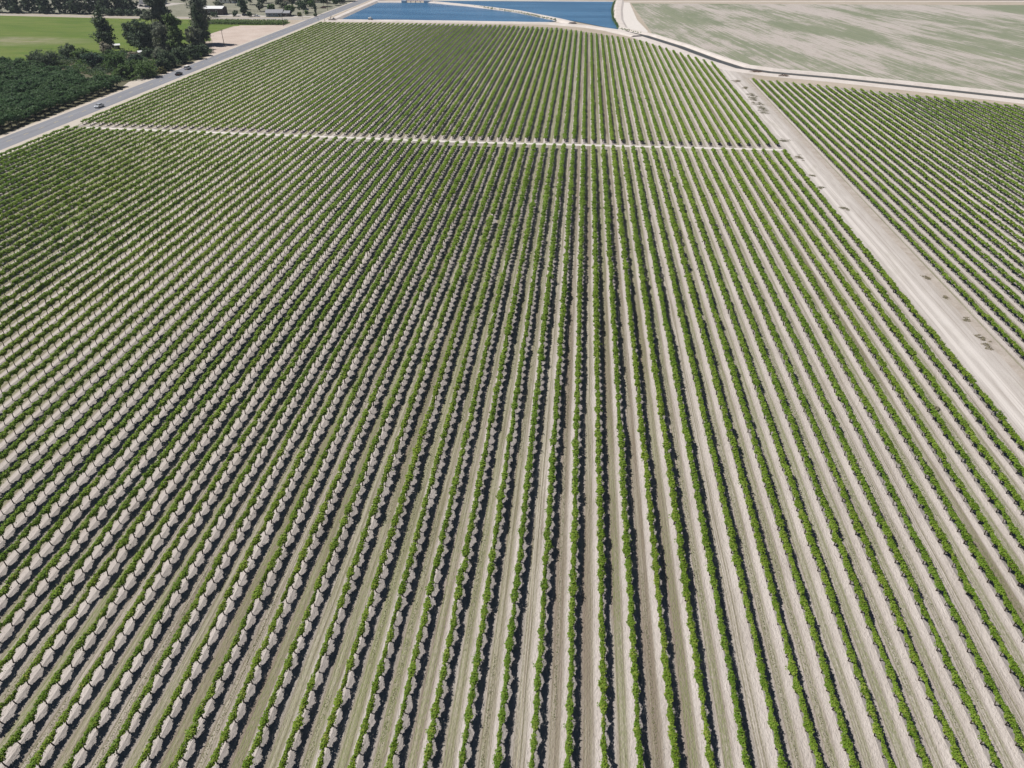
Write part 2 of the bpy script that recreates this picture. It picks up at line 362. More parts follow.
# canal bank road
CAN = [(23, 549), (26.4, 540.5), (40.5, 518.5), (58.5, 474.8), (72.8, 431.1), (82.3, 408), (95.5, 397), (123.1, 385), (149.5, 370), (191.8, 344.5), (300, 290), (420, 232)]
def offset(pts, d):
    out = []
    for i, p in enumerate(pts):
        a = Vector(pts[max(i-1, 0)]); b = Vector(pts[min(i+1, len(pts)-1)]); t = (b-a).normalized()
        out.append((p[0] - t.y*d, p[1] + t.x*d))
    return out
def strip(pts, d0, d1, z):
    a = offset(pts, d0); b = offset(pts, d1)
    return [(z, [a[i], a[i+1], b[i+1], b[i]]) for i in range(len(pts)-1)]
structure('bank_road', ribbon('bank_road', M['bank'], strip(CAN, -11, -2.6, .016)))
structure('canal_water', ribbon('canal_water', mat_plain('canal_water', (.035, .042, .042), (.075, .075, .068), .3, .45, 0, 0, .2), strip(CAN, -2.2, 2.9, .020)))
def ridge(name, pts, top, base, h, mat, z=0.0):
    """An earth bank along pts with sloping sides."""
    mb = MB(); rows = [offset(pts, d) for d in (-base/2, -top/2, top/2, base/2)]; n = len(pts)
    vs = [(*rows[k][i], z + (h if k in (1, 2) else -.05) + (random.uniform(-.06, .06) if k in (1, 2) else 0)) for i in range(n) for k in range(4)]
    fs = [(i*4+k, i*4+k+1, i*4+k+5, i*4+k+4) for i in range(n-1) for k in range(3)] + [(0, 1, 2, 3), ((n-1)*4+3, (n-1)*4+2, (n-1)*4+1, (n-1)*4)]
    mb.add(vs, fs); return structure(name, mb.mesh(name, mat))
def dense(pts, step=6):
    out = []
    for a, b in zip(pts, pts[1:]):
        n = max(1, int((Vector(b)-Vector(a)).length/step))
        out += [tuple(Vector(a).lerp(Vector(b), i/n)) for i in range(n)]
    return out + [pts[-1]]
ridge('canal_bank', dense(offset(CAN, 5.6)), 2.6, 5.2, 1.0, M['bank'])

# far fallow field on the east, the road behind it and dark land beyond
structure('fallow_field', ribbon('fallow_field', M['fallow'], [(.004, [(46, 531), (62, 487), (77, 438), (88, 411), (125, 392), (152, 378), (195, 352), (440, 230), (1100, 230), (1100, 770), (41, 716)])]))
structure('far_road', ribbon('far_road', M['bank'], [(.010, [(-180, 725), (41, 728), (420, 764), (1100, 806), (1100, 813), (420, 770), (41, 733), (-180, 731)])]))
structure('far_field', ribbon('far_field', mat_plain('far_crop', (.06, .07, .06), (.15, .14, .12), .03, .95), [(.006, [(-180, 738), (1100, 816), (1700, 2600), (-300, 2600)])]))

# reservoirs (two ponds), their banks
WZ = .35
structure('reservoir_water', ribbon('reservoir_water', M['water'], [
    (WZ, [(-181, 581), (-137, 582), (-83, 579), (-26, 580), (-20, 586), (-52, 633), (-92, 672), (-132, 703), (-183, 699)]),
    (WZ, [(-140, 710), (-105, 684), (-56, 646), (-20, 604), (4, 572), (23, 545), (25, 551), (22, 600), (23, 664), (27, 726), (-140, 718)])]))
ridge('reservoir_bank', dense([(-190, 574.5), (-137, 576.5), (-83, 575), (-24, 573), (4, 558), (22, 540), (35, 515)]), 5.5, 9.5, .8, M['bank'])
ridge('reservoir_bank', dense([(-8, 573), (-20, 594), (-53, 640), (-96, 678), (-138, 706)]), 4.6, 8.5, 1.3, M['bank'])
ridge('reservoir_bank', dense([(-185, 572), (-186, 640), (-186, 740)]), 4.2, 9, 1.6, M['bank'])
ridge('reservoir_bank', dense([(-190, 702), (-160, 704)]), 3, 7, 1.2, M['bank'])
ridge('reservoir_bank', dense([(28, 535), (27, 560), (26, 600), (28, 664), (32, 735)]), 4, 8, .8, M['bank'])
structure('sandy_bank', ribbon('sandy_bank', M['path'], [(.008, [(26, 540), (40, 526), (44, 540), (40, 600), (40, 724), (28, 724)])]))
rg2 = np.random.default_rng(3)
def scatter_stuff(name, label, cat, P, z, size, up, mat):
    c = np.column_stack([P, np.full(len(P), z) + rg2.uniform(0, z, len(P))])
    nrm = np.zeros((len(P), 3)); nrm[:, 2] = up
    o = link(name, quads_mesh(name, leaf_quads(c, nrm, np.full(len(P), size), rg2), [mat])); return tag(o, label, cat, None, 'stuff')
pts = []
for a, b, n in (((24, 551), (22, 600), 260), ((22, 600), (23, 664), 200), ((23, 664), (27, 726), 150), ((-20, 586), (-52, 633), 160), ((-52, 633), (-92, 672), 120), ((23, 547), (38, 524), 60)):
    t = rg2.uniform(0, 1, n)[:, None]; pts.append(np.array(a)*(1-t) + np.array(b)*t + rg2.normal(0, .5, (n, 2)))
scatter_stuff('bank_weeds', 'low dark green weeds fringing the water along the reservoir and canal banks', 'weeds', np.concatenate(pts), .8, .9, .4, M['mid'])

# paved road with pale shoulders on the west
structure('road_shoulder', ribbon('road_shoulder', M['shoulder'], [
    (.012, [(-196.4, 100), (XL, 100), (XL, 567), (-194, 590), (-196.4, 900)]), (.012, [(-208.4, 100), (-206.2, 100), (-206.2, 900), (-208.4, 900)])]))
structure('road', ribbon('road', M['asphalt'], [(.016, [(-206.5, 100), (-196, 100), (-196, 1000), (-206.5, 1000)])]))
structure('road_marking', ribbon('road_marking', M['paint'], [(.020, [(-201.45, y), (-201.3, y), (-201.3, y+3), (-201.45, y+3)]) for y in range(150, 900, 9)]))
structure('side_road', ribbon('side_road', mat_plain('worn_side_road', (.27, .255, .235), (.36, .34, .315), .3, .95, .04), [(.014, [(-206.5, 579), (-206.5, 588), (-260, 588), (-345, 584), (-700, 611), (-700, 607), (-345, 580), (-260, 581)])]))
structure('pull_off', ribbon('pull_off', M['shoulder'], [(.014, [(-208.4, 333), (-208.4, 352), (-213, 356), (-215, 345), (-212, 334)])]))
structure('bare_lot', ribbon('bare_lot', M['lot'], [(.006, [(-208.4, 420), (-208.4, 556), (-213, 547), (-244, 545), (-247, 500), (-232, 474), (-222, 450)])]))
structure('orchard_ground', ribbon('orchard_ground', M['litter'], [(.006, [(-209.5, 100), (-209.5, 420), (-240, 450), (-260, 420), (-300, 383), (-420, 350), (-420, 100)])]))
structure('crop_field', ribbon('crop_field', M['crop'], [(.004, [(-420, 352), (-300, 381), (-262, 420), (-246, 446), (-233, 474), (-247, 502), (-247, 541), (-214, 552), (-214, 566), (-262, 574), (-346, 574), (-700, 604), (-700, 352)])]))
structure('yard_ground', ribbon('yard_ground', M['lawn'], [(.004, [(-208.4, 592), (-208.4, 760), (-700, 800), (-700, 620), (-345, 588), (-260, 592)])]))
structure('yard_ground', ribbon('yard_ground', M['yard'], [(.008, [(-262, 592), (-246, 592), (-243, 600), (-262, 605), (-285, 612), (-286, 596)]), (.008, [(-360, 640), (-392, 640), (-396, 684), (-352, 684)])]))
structure('drive', ribbon('drive', M['yard'], [(.011, [(-232, 591), (-224, 591), (-206.6, 596), (-206.6, 603), (-226, 602)])]))

# ------------------------------------------------------------------ grapevines
def vine_variant(nl, size, seed, detail):
    """One vine on its trunk: quads (foliage) and quads (wood), along Y, about 2.1 m long."""
    rg = np.random.default_rng(seed)
    k = 11
    cy = np.linspace(-1.0, 1.0, k)
    cz = 1.08 + rg.normal(0, .035, k) + .24*np.abs(cy)
    cx = rg.normal(0, .03, k)
    wr = (.46 - .23*np.abs(cy))*rg.uniform(.9, 1.1, k)
    wt = wr**1.5; wt /= wt.sum()
    i = rg.choice(k, nl, p=wt)
    d = rg.normal(0, 1, (nl, 3)); d /= np.linalg.norm(d, axis=1, keepdims=True)
    r = rg.uniform(.3, 1.0, nl)**.5
    c = np.column_stack([cx[i], cy[i], cz[i]]) + d*r[:, None]*np.column_stack([wr[i]*.88, np.full(nl, .2), wr[i]*.82])
    shoot = rg.random(nl) < .05                                     # a few canes hang or stick out
    c[shoot] += d[shoot]*rg.uniform(.05, .2, (shoot.sum(), 1))
    nrm = d*.7 + np.array([-.2, 0, .8])
    fol = leaf_quads(c, nrm, np.full(nl, size), rg)
    wood = []
    def seg(p, q, r0, r1, n):
        p = np.array(p, float); q = np.array(q, float); ax = q-p; ax /= np.linalg.norm(ax)
        a = np.cross(ax, [0, 0, 1.0] if abs(ax[2]) < .9 else [1.0, 0, 0]); a /= np.linalg.norm(a); b = np.cross(ax, a)
        for j in range(n):
            u0, u1 = 2*math.pi*j/n, 2*math.pi*(j+1)/n
            e0 = a*math.cos(u0)+b*math.sin(u0); e1 = a*math.cos(u1)+b*math.sin(u1)
            wood.extend([p+e0*r0, p+e1*r0, q+e1*r1, q+e0*r1])
    n = 6 if detail > 1 else 4
    j = rg.normal(0, .05, 2)
    seg((0, 0, -.03), (j[0], j[1], .5), .075, .055, n)
    seg((j[0], j[1], .5), (0, 0, 1.02), .055, .055, n)
    if detail > 0:
        seg((0, 0, .98), (.02, .85, 1.12), .045, .025, 4); seg((0, 0, .98), (-.02, -.85, 1.12), .045, .025, 4)
    return fol, np.array(wood)

LOD = [(700, .155, 2, 8), (360, .20, 1, 6), (190, .24, 1, 6), (105, .31, 0, 6)]
VAR = [[vine_variant(nl, s, 100*a+b, det) for b in range(nv)] for a, (nl, s, det, nv) in enumerate(LOD)]

vines = []          # (x, y, row, dist)
def row_vines(n, y0, y1):
    x = ROW0 + n*ROW; y = y0 + rng.uniform(0, .6)
    while y < y1:
        px, py, zc = proj(x, y, 1.2)
        if zc > 5 and -140 < px < 1164 and -40 < py < 850: vines.append((x, y, n, zc, px, py))
        y += 2.12
for n in range(-58, 20):
    row_vines(n, 4, path_y(ROW0+n*ROW) - 4.2); row_vines(n, path_y(ROW0+n*ROW) + 3.9, top_line(ROW0+n*ROW) - 6.0)
for n in range(23, 110):
    x = ROW0+n*ROW; row_vines(n, 4, top_line_east(x) - 4.0)
inside = [v for v in vines if 1 <= v[4] <= 1023 and v[5] <= 766]
inside.sort(key=lambda v: v[3])
single = set((v[0], v[1]) for v in inside[:300])

ONES = 'first second third fourth fifth sixth seventh eighth ninth tenth eleventh twelfth thirteenth fourteenth fifteenth sixteenth seventeenth eighteenth nineteenth'.split()
TENS = {2: 'twent', 3: 'thirt', 4: 'fort', 5: 'fift', 6: 'sixt', 7: 'sevent', 8: 'eight', 9: 'ninet'}
def ordinal(n):
    if n < 20: return ONES[n-1]
    t, o = divmod(n, 10); return TENS[t] + ('ieth' if o == 0 else 'y-' + ONES[o-1])

proto = [(quads_mesh('vine_canopy', f, [M['vine']]), quads_mesh('vine_trunk', t, [M['vinewood']])) for f, t in VAR[0]]
count = {}
vine0 = fol0 = tr0 = None
for (x, y, n, zc, px, py) in sorted(inside[:300], key=lambda v: (v[2], v[1])):
    count[n] = count.get(n, 0) + 1
    fm, tm = proto[int(rng.integers(len(proto)))]
    if vine0 is None:
        vine0 = link('grapevine', None); fol0 = link('foliage', fm, vine0); tr0 = link('trunk', tm, vine0)
        v, fo, tk = vine0, fol0, tr0
    else:
        v = vine0.copy(); COL.objects.link(v)
        fo = fol0.copy(); fo.data = fm; COL.objects.link(fo); fo.parent = v
        tk = tr0.copy(); tk.data = tm; COL.objects.link(tk); tk.parent = v
    v.location = (x + rng.normal(0, .04), y, 0); v.rotation_euler = (0, 0, math.pi*int(rng.integers(2)))
    v.scale = (rng.choice([.68, .86, .95, 1, 1, 1, 1.05, 1.1, 1.2])*rng.uniform(.92, 1.1), rng.uniform(.92, 1.08), rng.uniform(.92, 1.08))
    tag(v, 'leafy grapevine %s from the bottom edge in the %s row from the dirt track' % (ordinal(count[n]), ordinal(20-n)), 'grapevine', 'grapevines nearest the camera along the bottom edge')

rest = [v for v in vines if (v[0], v[1]) not in single]
A = []; W = []
for lod in range(4):
    lim = [(0, 98), (98, 155), (155, 255), (255, 1e9)][lod]
    sel = [v for v in rest if lim[0] <= v[3] < lim[1] and rng.random() > .0006]
    if not sel: continue
    P = np.array([(v[0], v[1]) for v in sel]); zq = np.array([v[3] for v in sel]); k = rng.integers(0, len(VAR[lod]), len(sel))
    for j, (f, t) in enumerate(VAR[lod]):
        q = P[k == j]; m = len(q)
        if m == 0: continue
        sg = rng.choice([-1.0, 1.0], m); vz = np.where(q[:, 0] > 75, np.clip((zq[k == j] - 90)/180, 0, 1), np.clip((zq[k == j] - 58)/150, 0, 1))
        vg = vz*(1 + .2*np.sin(q[:, 0]*.9 + np.sin(q[:, 1]*.05)*2)*np.sin(q[:, 1]*.033 + q[:, 0]*.21))             # canopies are widened with distance from the camera
        sc = np.column_stack([rng.choice([.66, .85, .95, 1, 1, 1, 1, 1.05, 1.05, 1.1, 1.22], m)*rng.uniform(.92, 1.1, m)*sg*(1 + np.where(q[:, 0] > 75, .5, .85)*vg), rng.uniform(.95, 1.12, m)*sg, rng.uniform(.9, 1.1, m)*(1 + .42*np.exp(-((zq[k == j] - 165)/80)**2)*np.clip((75 - q[:, 0])/60, 0, 1) - .1*np.clip((zq[k == j] - 200)/150, 0, 1))])
        off = np.column_stack([q[:, 0] + rng.normal(0, .05, m), q[:, 1], np.zeros(m)])
        A.append((f[None]*sc[:, None] + off[:, None]).reshape(-1, 3).astype(np.float32))
        W.append((t[None]*sc[:, None] + off[:, None]).reshape(-1, 3).astype(np.float32))
A = np.concatenate(A); W = np.concatenate(W)
print('vines', len(vines), 'quads', len(A)//4, len(W)//4)
allq = np.concatenate([A, W]); mi = np.concatenate([np.zeros(len(A)//4, np.int32), np.ones(len(W)//4, np.int32)])
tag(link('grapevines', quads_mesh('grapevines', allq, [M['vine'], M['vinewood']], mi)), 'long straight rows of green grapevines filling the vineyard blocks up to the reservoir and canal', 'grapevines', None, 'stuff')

# thin weeds in the alleys of the near part of the vineyard
NW = 60000
al = rng.integers(-40, 19, NW*3); yy = rng.uniform(25, 190, NW*3); keep = (np.sin(al*12.9898)*43758.5453 % 1 > .45) & ((np.sin(yy*.11 + al*2.3) + np.sin(yy*.047+al)) > -.3)
al = al[keep][:NW]; yy = yy[keep][:NW]
xx = ROW0 + (al + .545)*ROW + rng.normal(0, .11, len(al))
scatter_stuff('weeds', 'thin low weeds growing along the middle of the alleys between vine rows', 'weeds', np.column_stack([xx, yy]), .035, .085, .8, M['weed'])
# clods on the alleys
def clod_stuff():
    n = 16000; x = rng.uniform(-75, 70, n); y = rng.uniform(25, 130, n); fr = ((x-ROW0)/ROW) % 1
    k = ((fr > .06) & (fr < .36)) | ((fr > .7) & (fr < .95)); x = x[k]; y = y[k]; m = len(x)
    s = rng.uniform(.02, .065, m)
    o = np.array([[1, 0, 0], [0, 1, 0], [-1, 0, 0], [0, -1, 0], [0, 0, .9]]); q = []
    base = np.column_stack([x, y, np.full(m, .012)])
    rot = rng.uniform(0, 6.28, m)
    ring = [base + np.column_stack([np.cos(rot+i*1.57)*s, np.sin(rot+i*1.57)*s, np.zeros(m)]) for i in range(4)]
    top = [base + np.column_stack([np.cos(rot+i*1.57)*s*.5, np.sin(rot+i*1.57)*s*.5, s*1.0]) for i in range(4)]
    for i in range(4): q.append(np.stack([ring[i], ring[(i+1) % 4], top[(i+1) % 4], top[i]], 1))
    q.append(np.stack(top, 1))
    Q = np.concatenate(q).reshape(-1, 3)
    tag(link('dirt_clods', quads_mesh('dirt_clods', Q, [M['bank']])), 'small pale clods of dirt scattered over the soil between vine rows', 'dirt clods', None, 'stuff')
clod_stuff()

# ------------------------------------------------------------------ trees and shrubs
def crown_quads(lobes, nleaf, size, seed, clump=.42):
    rg = np.random.default_rng(seed); out = []
    vol = np.array([l[3]*l[4]*l[5] for l in lobes])**.67; vol /= vol.sum()
    for l, p in zip(lobes, vol):
        n = int(nleaf*2.2*p)+30; nc = max(10, n//14)
        d = rg.normal(0, 1, (nc, 3)); d /= np.linalg.norm(d, axis=1, keepdims=True)
        rr = rg.uniform(.1, 1.0, (nc, 1))**.5
        cen = d*rr*np.array(l[3:6])*rg.uniform(.85, 1.1, (nc, 1))
        i = rg.integers(0, nc, n); cr = clump*(.5*min(l[3:6]) + .5*sum(l[3:6])/3)
        e = rg.normal(0, 1, (n, 3)); e /= np.linalg.norm(e, axis=1, keepdims=True)
        c = cen[i] + e*cr*rg.uniform(.2, 1, (n, 1))*np.array([1.1, 1.1, .8])
        nr = d[i]*.6 + e*.45 + np.array([-.15, 0, .6])
        c += np.array(l[:3]); c[:, 2] = np.maximum(c[:, 2], .08)
        out.append(leaf_quads(c, nr, np.full(n, size*1.1), rg))
    return np.concatenate(out)

def lobes_for(kind, h, wd, seed):
    rg = random.Random(seed); r = wd/2; L = []
    if kind == 'round':
        L.append((0, 0, h*.56, r*.75, r*.75, h*.36))
        for i in range(7):
            a = i*2.4 + rg.uniform(-.4, .4); q = r*rg.uniform(.4, .62)
            L.append((math.cos(a)*q, math.sin(a)*q, h*rg.uniform(.4, .78), r*rg.uniform(.35, .55), r*rg.uniform(.35, .55), h*rg.uniform(.16, .24)))
    elif kind == 'column':
        m = 8
        for i in range(m):
            t = (i+.5)/m; q = r*(.55 + .5*math.sin(math.pi*min(1, t*1.05)**.8))*(1-.55*t**2.2)
            L.append((rg.uniform(-.22, .22)*r, rg.uniform(-.22, .22)*r, h*(.1+.86*t), q*rg.uniform(.75, 1), q*rg.uniform(.75, 1), h/m*.95))
    elif kind == 'tall':
        m = 11
        for i in range(m):
            t = i/(m-1); a = i*2.4; q = r*rg.uniform(.15, .5)*(1-.4*t)
            L.append((math.cos(a)*q, math.sin(a)*q, h*(.2+.74*t), r*rg.uniform(.34, .58)*(1-.25*t), r*rg.uniform(.34, .58)*(1-.25*t), h*rg.uniform(.07, .12)))
    elif kind == 'wind':
        for i in range(11):
            a = i*2.4; t = i/10; q = r*.35
            L.append((math.cos(a)*q, math.sin(a)*q, h*(.12+.74*t), r*rg.uniform(.55, .75)*(1.1-.45*t), r*rg.uniform(.55, .75)*(1.1-.45*t), h*rg.uniform(.12, .18)))
    elif kind == 'bush':
        for i in range(8):
            a = i*2.4+rg.uniform(-.4, .4); q = r*rg.uniform(0.1, .62)
            L.append((math.cos(a)*q, math.sin(a)*q, h*rg.uniform(.3, .6), r*rg.uniform(.35, .5), r*rg.uniform(.35, .5), h*rg.uniform(.28, .42)))
    elif kind == 'orchard':
        L.append((0, 0, h*.58, r*.85, r*.85, h*.34))
        for i in range(5):
            a = i*1.26+rg.uniform(-.3, .3)
            L.append((math.cos(a)*r*.55, math.sin(a)*r*.55, h*rg.uniform(.45, .78), r*.48, r*.48, h*.24))
    return L
def trunk_mesh(h, r, seed, limbs=4, reach=1.0):
    rg = random.Random(seed); mb = MB()
    j = lambda s: rg.uniform(-s, s)
    th = h*.55
    p = [(0, 0, -.1), (j(.12), j(.12), th*.35), (j(.25), j(.25), th*.7), (j(.35), j(.35), th*1.15), (j(.3), j(.3), h*.85)]
    mb.tube(p, [r*1.25, r, r*.8, r*.5, r*.15], 7)
    for i in range(limbs):
        a = i*2*math.pi/limbs+j(.4); z = th*rg.uniform(.45, .95); l = reach*rg.uniform(.45, .7)
        mb.tube([(0, 0, z), (math.cos(a)*l*.5, math.sin(a)*l*.5, z+l*.45), (math.cos(a)*l, math.sin(a)*l, z+l*.8)], [r*.5, r*.32, r*.1], 5)
    return mb.mesh('trunk', M['bark'], smooth=True)
def tree(name, label, cat, x, y, h, wd, kind, mat, nleaf, size, seed, group=None, trunk=True, part='crown'):
    t = thing(name, label, cat, (x, y, 0), 0, group)
    link(part, quads_mesh(part, crown_quads(lobes_for(kind, h, wd, seed), nleaf, size, seed), [M[mat]]), t)
    link('trunk' if trunk else 'stem', trunk_mesh(h, max(.03, h*.018), seed, 5, min(wd*.5, h*(.5 if trunk else .3))), t)
    return t

# orchard: rows along the paved road
onum = {}
OV = []
for s in range(6):
    OV.append((quads_mesh('orchard_crown', crown_quads(lobes_for('orchard', 5.2, 5.6, 50+s), 620, .42, 50+s), [M['orchard']]), trunk_mesh(5.0, .14, 50+s, 4, 2.2)))
ot0 = None
for r_ in range(24):
    x = -213.6 - 5.3*r_; k = 0
    y = 196 + (r_ % 2)*.8
    while y < 384:
        y += 4.9
        lim = 334 if x > -222 else 334 + ( -222 - x)*.62
        if y > min(lim, 378): break
        px, py, zc = proj(x, y, 4.5)
        if px < -22: continue
        k += 1
        cm, tm = OV[random.randrange(6)]
        if ot0 is None:
            ot0 = link('orchard_tree', None); oc0 = link('crown', cm, ot0); ok0 = link('trunk', tm, ot0); t, c, b = ot0, oc0, ok0
        else:
            t = ot0.copy(); COL.objects.link(t); c = oc0.copy(); c.data = cm; COL.objects.link(c); c.parent = t
            b = ok0.copy(); b.data = tm; COL.objects.link(b); b.parent = t
        t.location = (x+random.uniform(-.25, .25), y+random.uniform(-.3, .3), 0); t.rotation_euler = (0, 0, random.uniform(0, 6.28))
        s = random.uniform(.86, 1.12); t.scale = (s, s, s*random.uniform(.92, 1.12))
        tag(t, 'dark green orchard tree %s along in the %s orchard row from the paved road' % (ordinal(k), ordinal(r_+1)), 'tree', 'orchard trees beside the paved road')

# big trees round the farmstead west of the road
tree('tall_tree', 'dark slender tall tree leaning over the bright green field edge', 'tree', -272.3, 426.7, 23.5, 13, 'column', 'dark', 2000, .75, 1)
tree('oak_tree', 'dark rounded broad tree beside the pale roofed shed', 'tree', -257, 437, 17, 18, 'wind', 'dark', 2000, .75, 2)
tree('oak_tree', 'small dark rounded tree at the field edge behind the shed', 'tree', -273, 452, 13, 10, 'wind', 'dark', 1200, .7, 3)
tree('tall_tree', 'tallest gray green tree with a wispy top in the farmstead grove', 'tree', -249, 448, 34, 25, 'tall', 'gray', 5200, .9, 4)
tree('poplar_tree', 'pale green leafy tree in front of the tall gray tree', 'tree', -227.5, 421, 21, 16, 'tall', 'palegreen', 2600, .75, 5)
tree('tall_tree', 'tall dark gray tree at the corner of the bare dirt lot', 'tree', -231, 460, 32, 14, 'column', 'gray', 2600, .75, 6)
tree('tall_tree', 'slim dark tree pressed against the tall tree at the lot corner', 'tree', -229, 454, 23, 8.5, 'column', 'dark', 1300, .7, 7)
tree('oak_tree', 'gray green rounded tree between the dark broad tree and the pale green tree', 'tree', -240, 431, 15, 15, 'wind', 'gray', 2000, .75, 8)
tree('oak_tree', 'gray green tree beneath the tall dark gray tree near the lot', 'tree', -226, 440, 13, 12, 'wind', 'gray', 1500, .75, 9)
tree('oak_tree', 'blue green rounded tree behind the dark broad tree at the field edge', 'tree', -262, 452, 13, 13, 'wind', 'bluegreen', 1500, .75, 10)
SHR = [(-276, 378, 9.5, 15, 'dark', 'large dark bush where the orchard meets the green field'), (-287, 383, 8, 10, 'dark', 'dark bush at the outer end of the field edge bushes'),
       (-283, 405, 8.6, 12, 'dark', 'round dark bush standing against the green field'), (-268, 394, 8.5, 12, 'mid', 'mid green bush between the dark bushes and the slender tree'),
       (-262, 408, 9.5, 12, 'scrub', 'brownish sparse bush at the foot of the slender tree'), (-252, 379, 8.6, 13, 'bluegreen', 'blue green bush behind the last orchard trees'),
       (-237, 374, 9.4, 13, 'mid', 'leafy mid green bush in the middle of the thicket'), (-231, 381, 7, 10, 'bluegreen', 'low blue green bush in the middle of the thicket'),
       (-212, 358, 8.8, 13, 'mid', 'broad green bush at the road beside the pale pull off'), (-221, 352, 7.5, 10, 'mid', 'green bush just behind the pale pull off'),
       (-212.5, 374, 7, 8, 'dark', 'dark bush at the road edge behind the parked cars'), (-209.5, 367, 3.2, 5, 'olive', 'small yellowish olive bush at the road edge'),
       (-227, 398, 7.9, 10, 'gray', 'gray green bush below the pale green tree'), (-240, 396, 6.5, 10, 'scrub', 'scrubby brown bush in front of the small shed'),
       (-214.5, 384, 10, 11, 'dark', 'tall dark bush hanging over the road by the parked cars'), (-214, 396, 9, 10, 'dark', 'dark road bush second from the parked cars'),
       (-213.5, 409, 8.4, 10, 'dark', 'dark road bush third from the parked cars'), (-212, 420, 6.5, 8, 'dark', 'last dark road bush before the bare lot'),
       (-246, 386, 8.5, 11, 'mid', 'green bush on the farmstead side of the thicket'), (-223, 366, 8, 11, 'mid', 'green bush deep in the thicket near the road'),
       (-261, 391, 7, 10, 'palegreen', 'pale green bush beside the blue green bush'), (-222, 408, 6, 8, 'bluegreen', 'small blue green bush at the foot of the pale green tree'),
       (-218, 432, 4.5, 7, 'dark', 'low dark bush at the near corner of the bare lot'), (-240, 410, 6, 8, 'dark', 'dark bush shading the small shed')]
for i, (x, y, h, wd, m, lb) in enumerate(SHR):
    tree('bush', lb, 'bush', x, y, h, wd, 'bush', m, 950, .6, 200+i, 'bushes of the roadside thicket', False, 'foliage')
# windbreak across the far edge of the green field
for i in range(15):
    x = -478 + i*8.6; y = 600.5 + (i % 3)*2.2 + random.uniform(-1, 1)
    tree('windbreak_tree', 'dark windbreak tree behind the green field, %s from the outer end' % ordinal(i+1), 'tree', x, y, random.uniform(15, 21), random.uniform(11, 14), 'wind', 'dark', 760, 1.0, 300+i, 'dark windbreak trees')
for i in range(8):
    x = -375 + i*7.2; y = 592+random.uniform(-.6, .6)
    tree('bush', 'rounded dark bush in the line along the yard behind the field, %s from the windbreak' % ordinal(i+1), 'bush', x, y, random.uniform(4.8, 6.2), 8.6, 'bush', 'dark', 420, .75, 330+i, 'dark bushes along the yard', False, 'foliage')
for x, y, h, wd, lb in ((-387, 632, 17, 13, 'dark tree at the near corner of the vehicle yard'), (-370, 612, 13, 11, 'dark tree in front of the vehicle yard'), (-330, 655, 14, 11, 'dark tree behind the vehicle yard'), (-316, 640, 10, 9, 'small dark tree behind the pale roofed barn')):
    tree('yard_tree', lb, 'tree', x, y, h, wd, 'round', 'dark', 800, .95, int(-x))
tree('cypress_tree', 'dark upright cypress tree beside the pinkish dirt yard', 'tree', -268.4, 610.3, 14, 8.5, 'column', 'dark', 1000, .8, 11)
tree('yard_tree', 'rounded green tree at the end of the gray roofed house', 'tree', -229, 606, 8.5, 8.5, 'round', 'mid', 700, .75, 12)
tree('yard_tree', 'dark rounded tree standing on the lawn near the road', 'tree', -224, 622, 9, 8, 'round', 'dark', 700, .75, 13)
tree('cypress_tree', 'thin dark cypress tree alone at the road edge', 'tree', -211.5, 615.4, 9.5, 2.6, 'column', 'dark', 450, .6, 14)
for i, (x, y, h, wd, m, lb) in enumerate([(-283, 589.5, 4.2, 7, 'dark', 'dark bush in front of the barn'), (-270, 597, 4.4, 6.6, 'dark', 'dark bush below the cypress in the dirt yard'), (-257, 594, 4.2, 6, 'dark', 'dark bush by the white parked car'),
                                          (-216.5, 608, 3.6, 4, 'mid', 'small green bush on the lawn by the road'), (-222, 607, 2.6, 5, 'mid', 'low green bush on the lawn below the dark tree'), (-207.5, 601, 2.6, 3, 'dark', 'small dark bush at the road junction'), (-219.5, 600, 2, 5, 'olive', 'low yellowish bush at the drive')]):
    tree('bush', lb, 'bush', x, y, h, wd, 'bush', m, 360, .6, 400+i, None, False, 'foliage')
FAR = [(-256, 655, 9, 8, 'gray', 'bare gray tree behind the house'), (-246, 660, 10, 8, 'gray', 'bare gray tree further behind the house'), (-236, 668, 9, 9, 'dark', 'dark tree between the far houses'), (-226, 690, 10, 10, 'dark', 'dark tree beside the white roofed far house'),
       (-300, 668, 11, 9, 'gray', 'gray tree far behind the barn'), (-284, 690, 12, 10, 'dark', 'dark tree far behind the cypress'), (-216, 712, 12, 14, 'dark', 'broad dark tree near the top of the paved road'), (-230, 722, 13, 14, 'dark', 'dark tree at the far end of the lawn'), (-214, 690, 5, 8, 'dark', 'low dark tree by the far stretch of road'),
       (-268, 716, 12, 12, 'dark', 'dark tree behind the far roofs'), (-300, 720, 13, 12, 'dark', 'dark tree beyond the gray tree'), (-330, 716, 13, 13, 'dark', 'dark tree behind the yard vehicles'), (-245, 735, 12, 12, 'dark', 'dark tree at the very back of the lawn')]
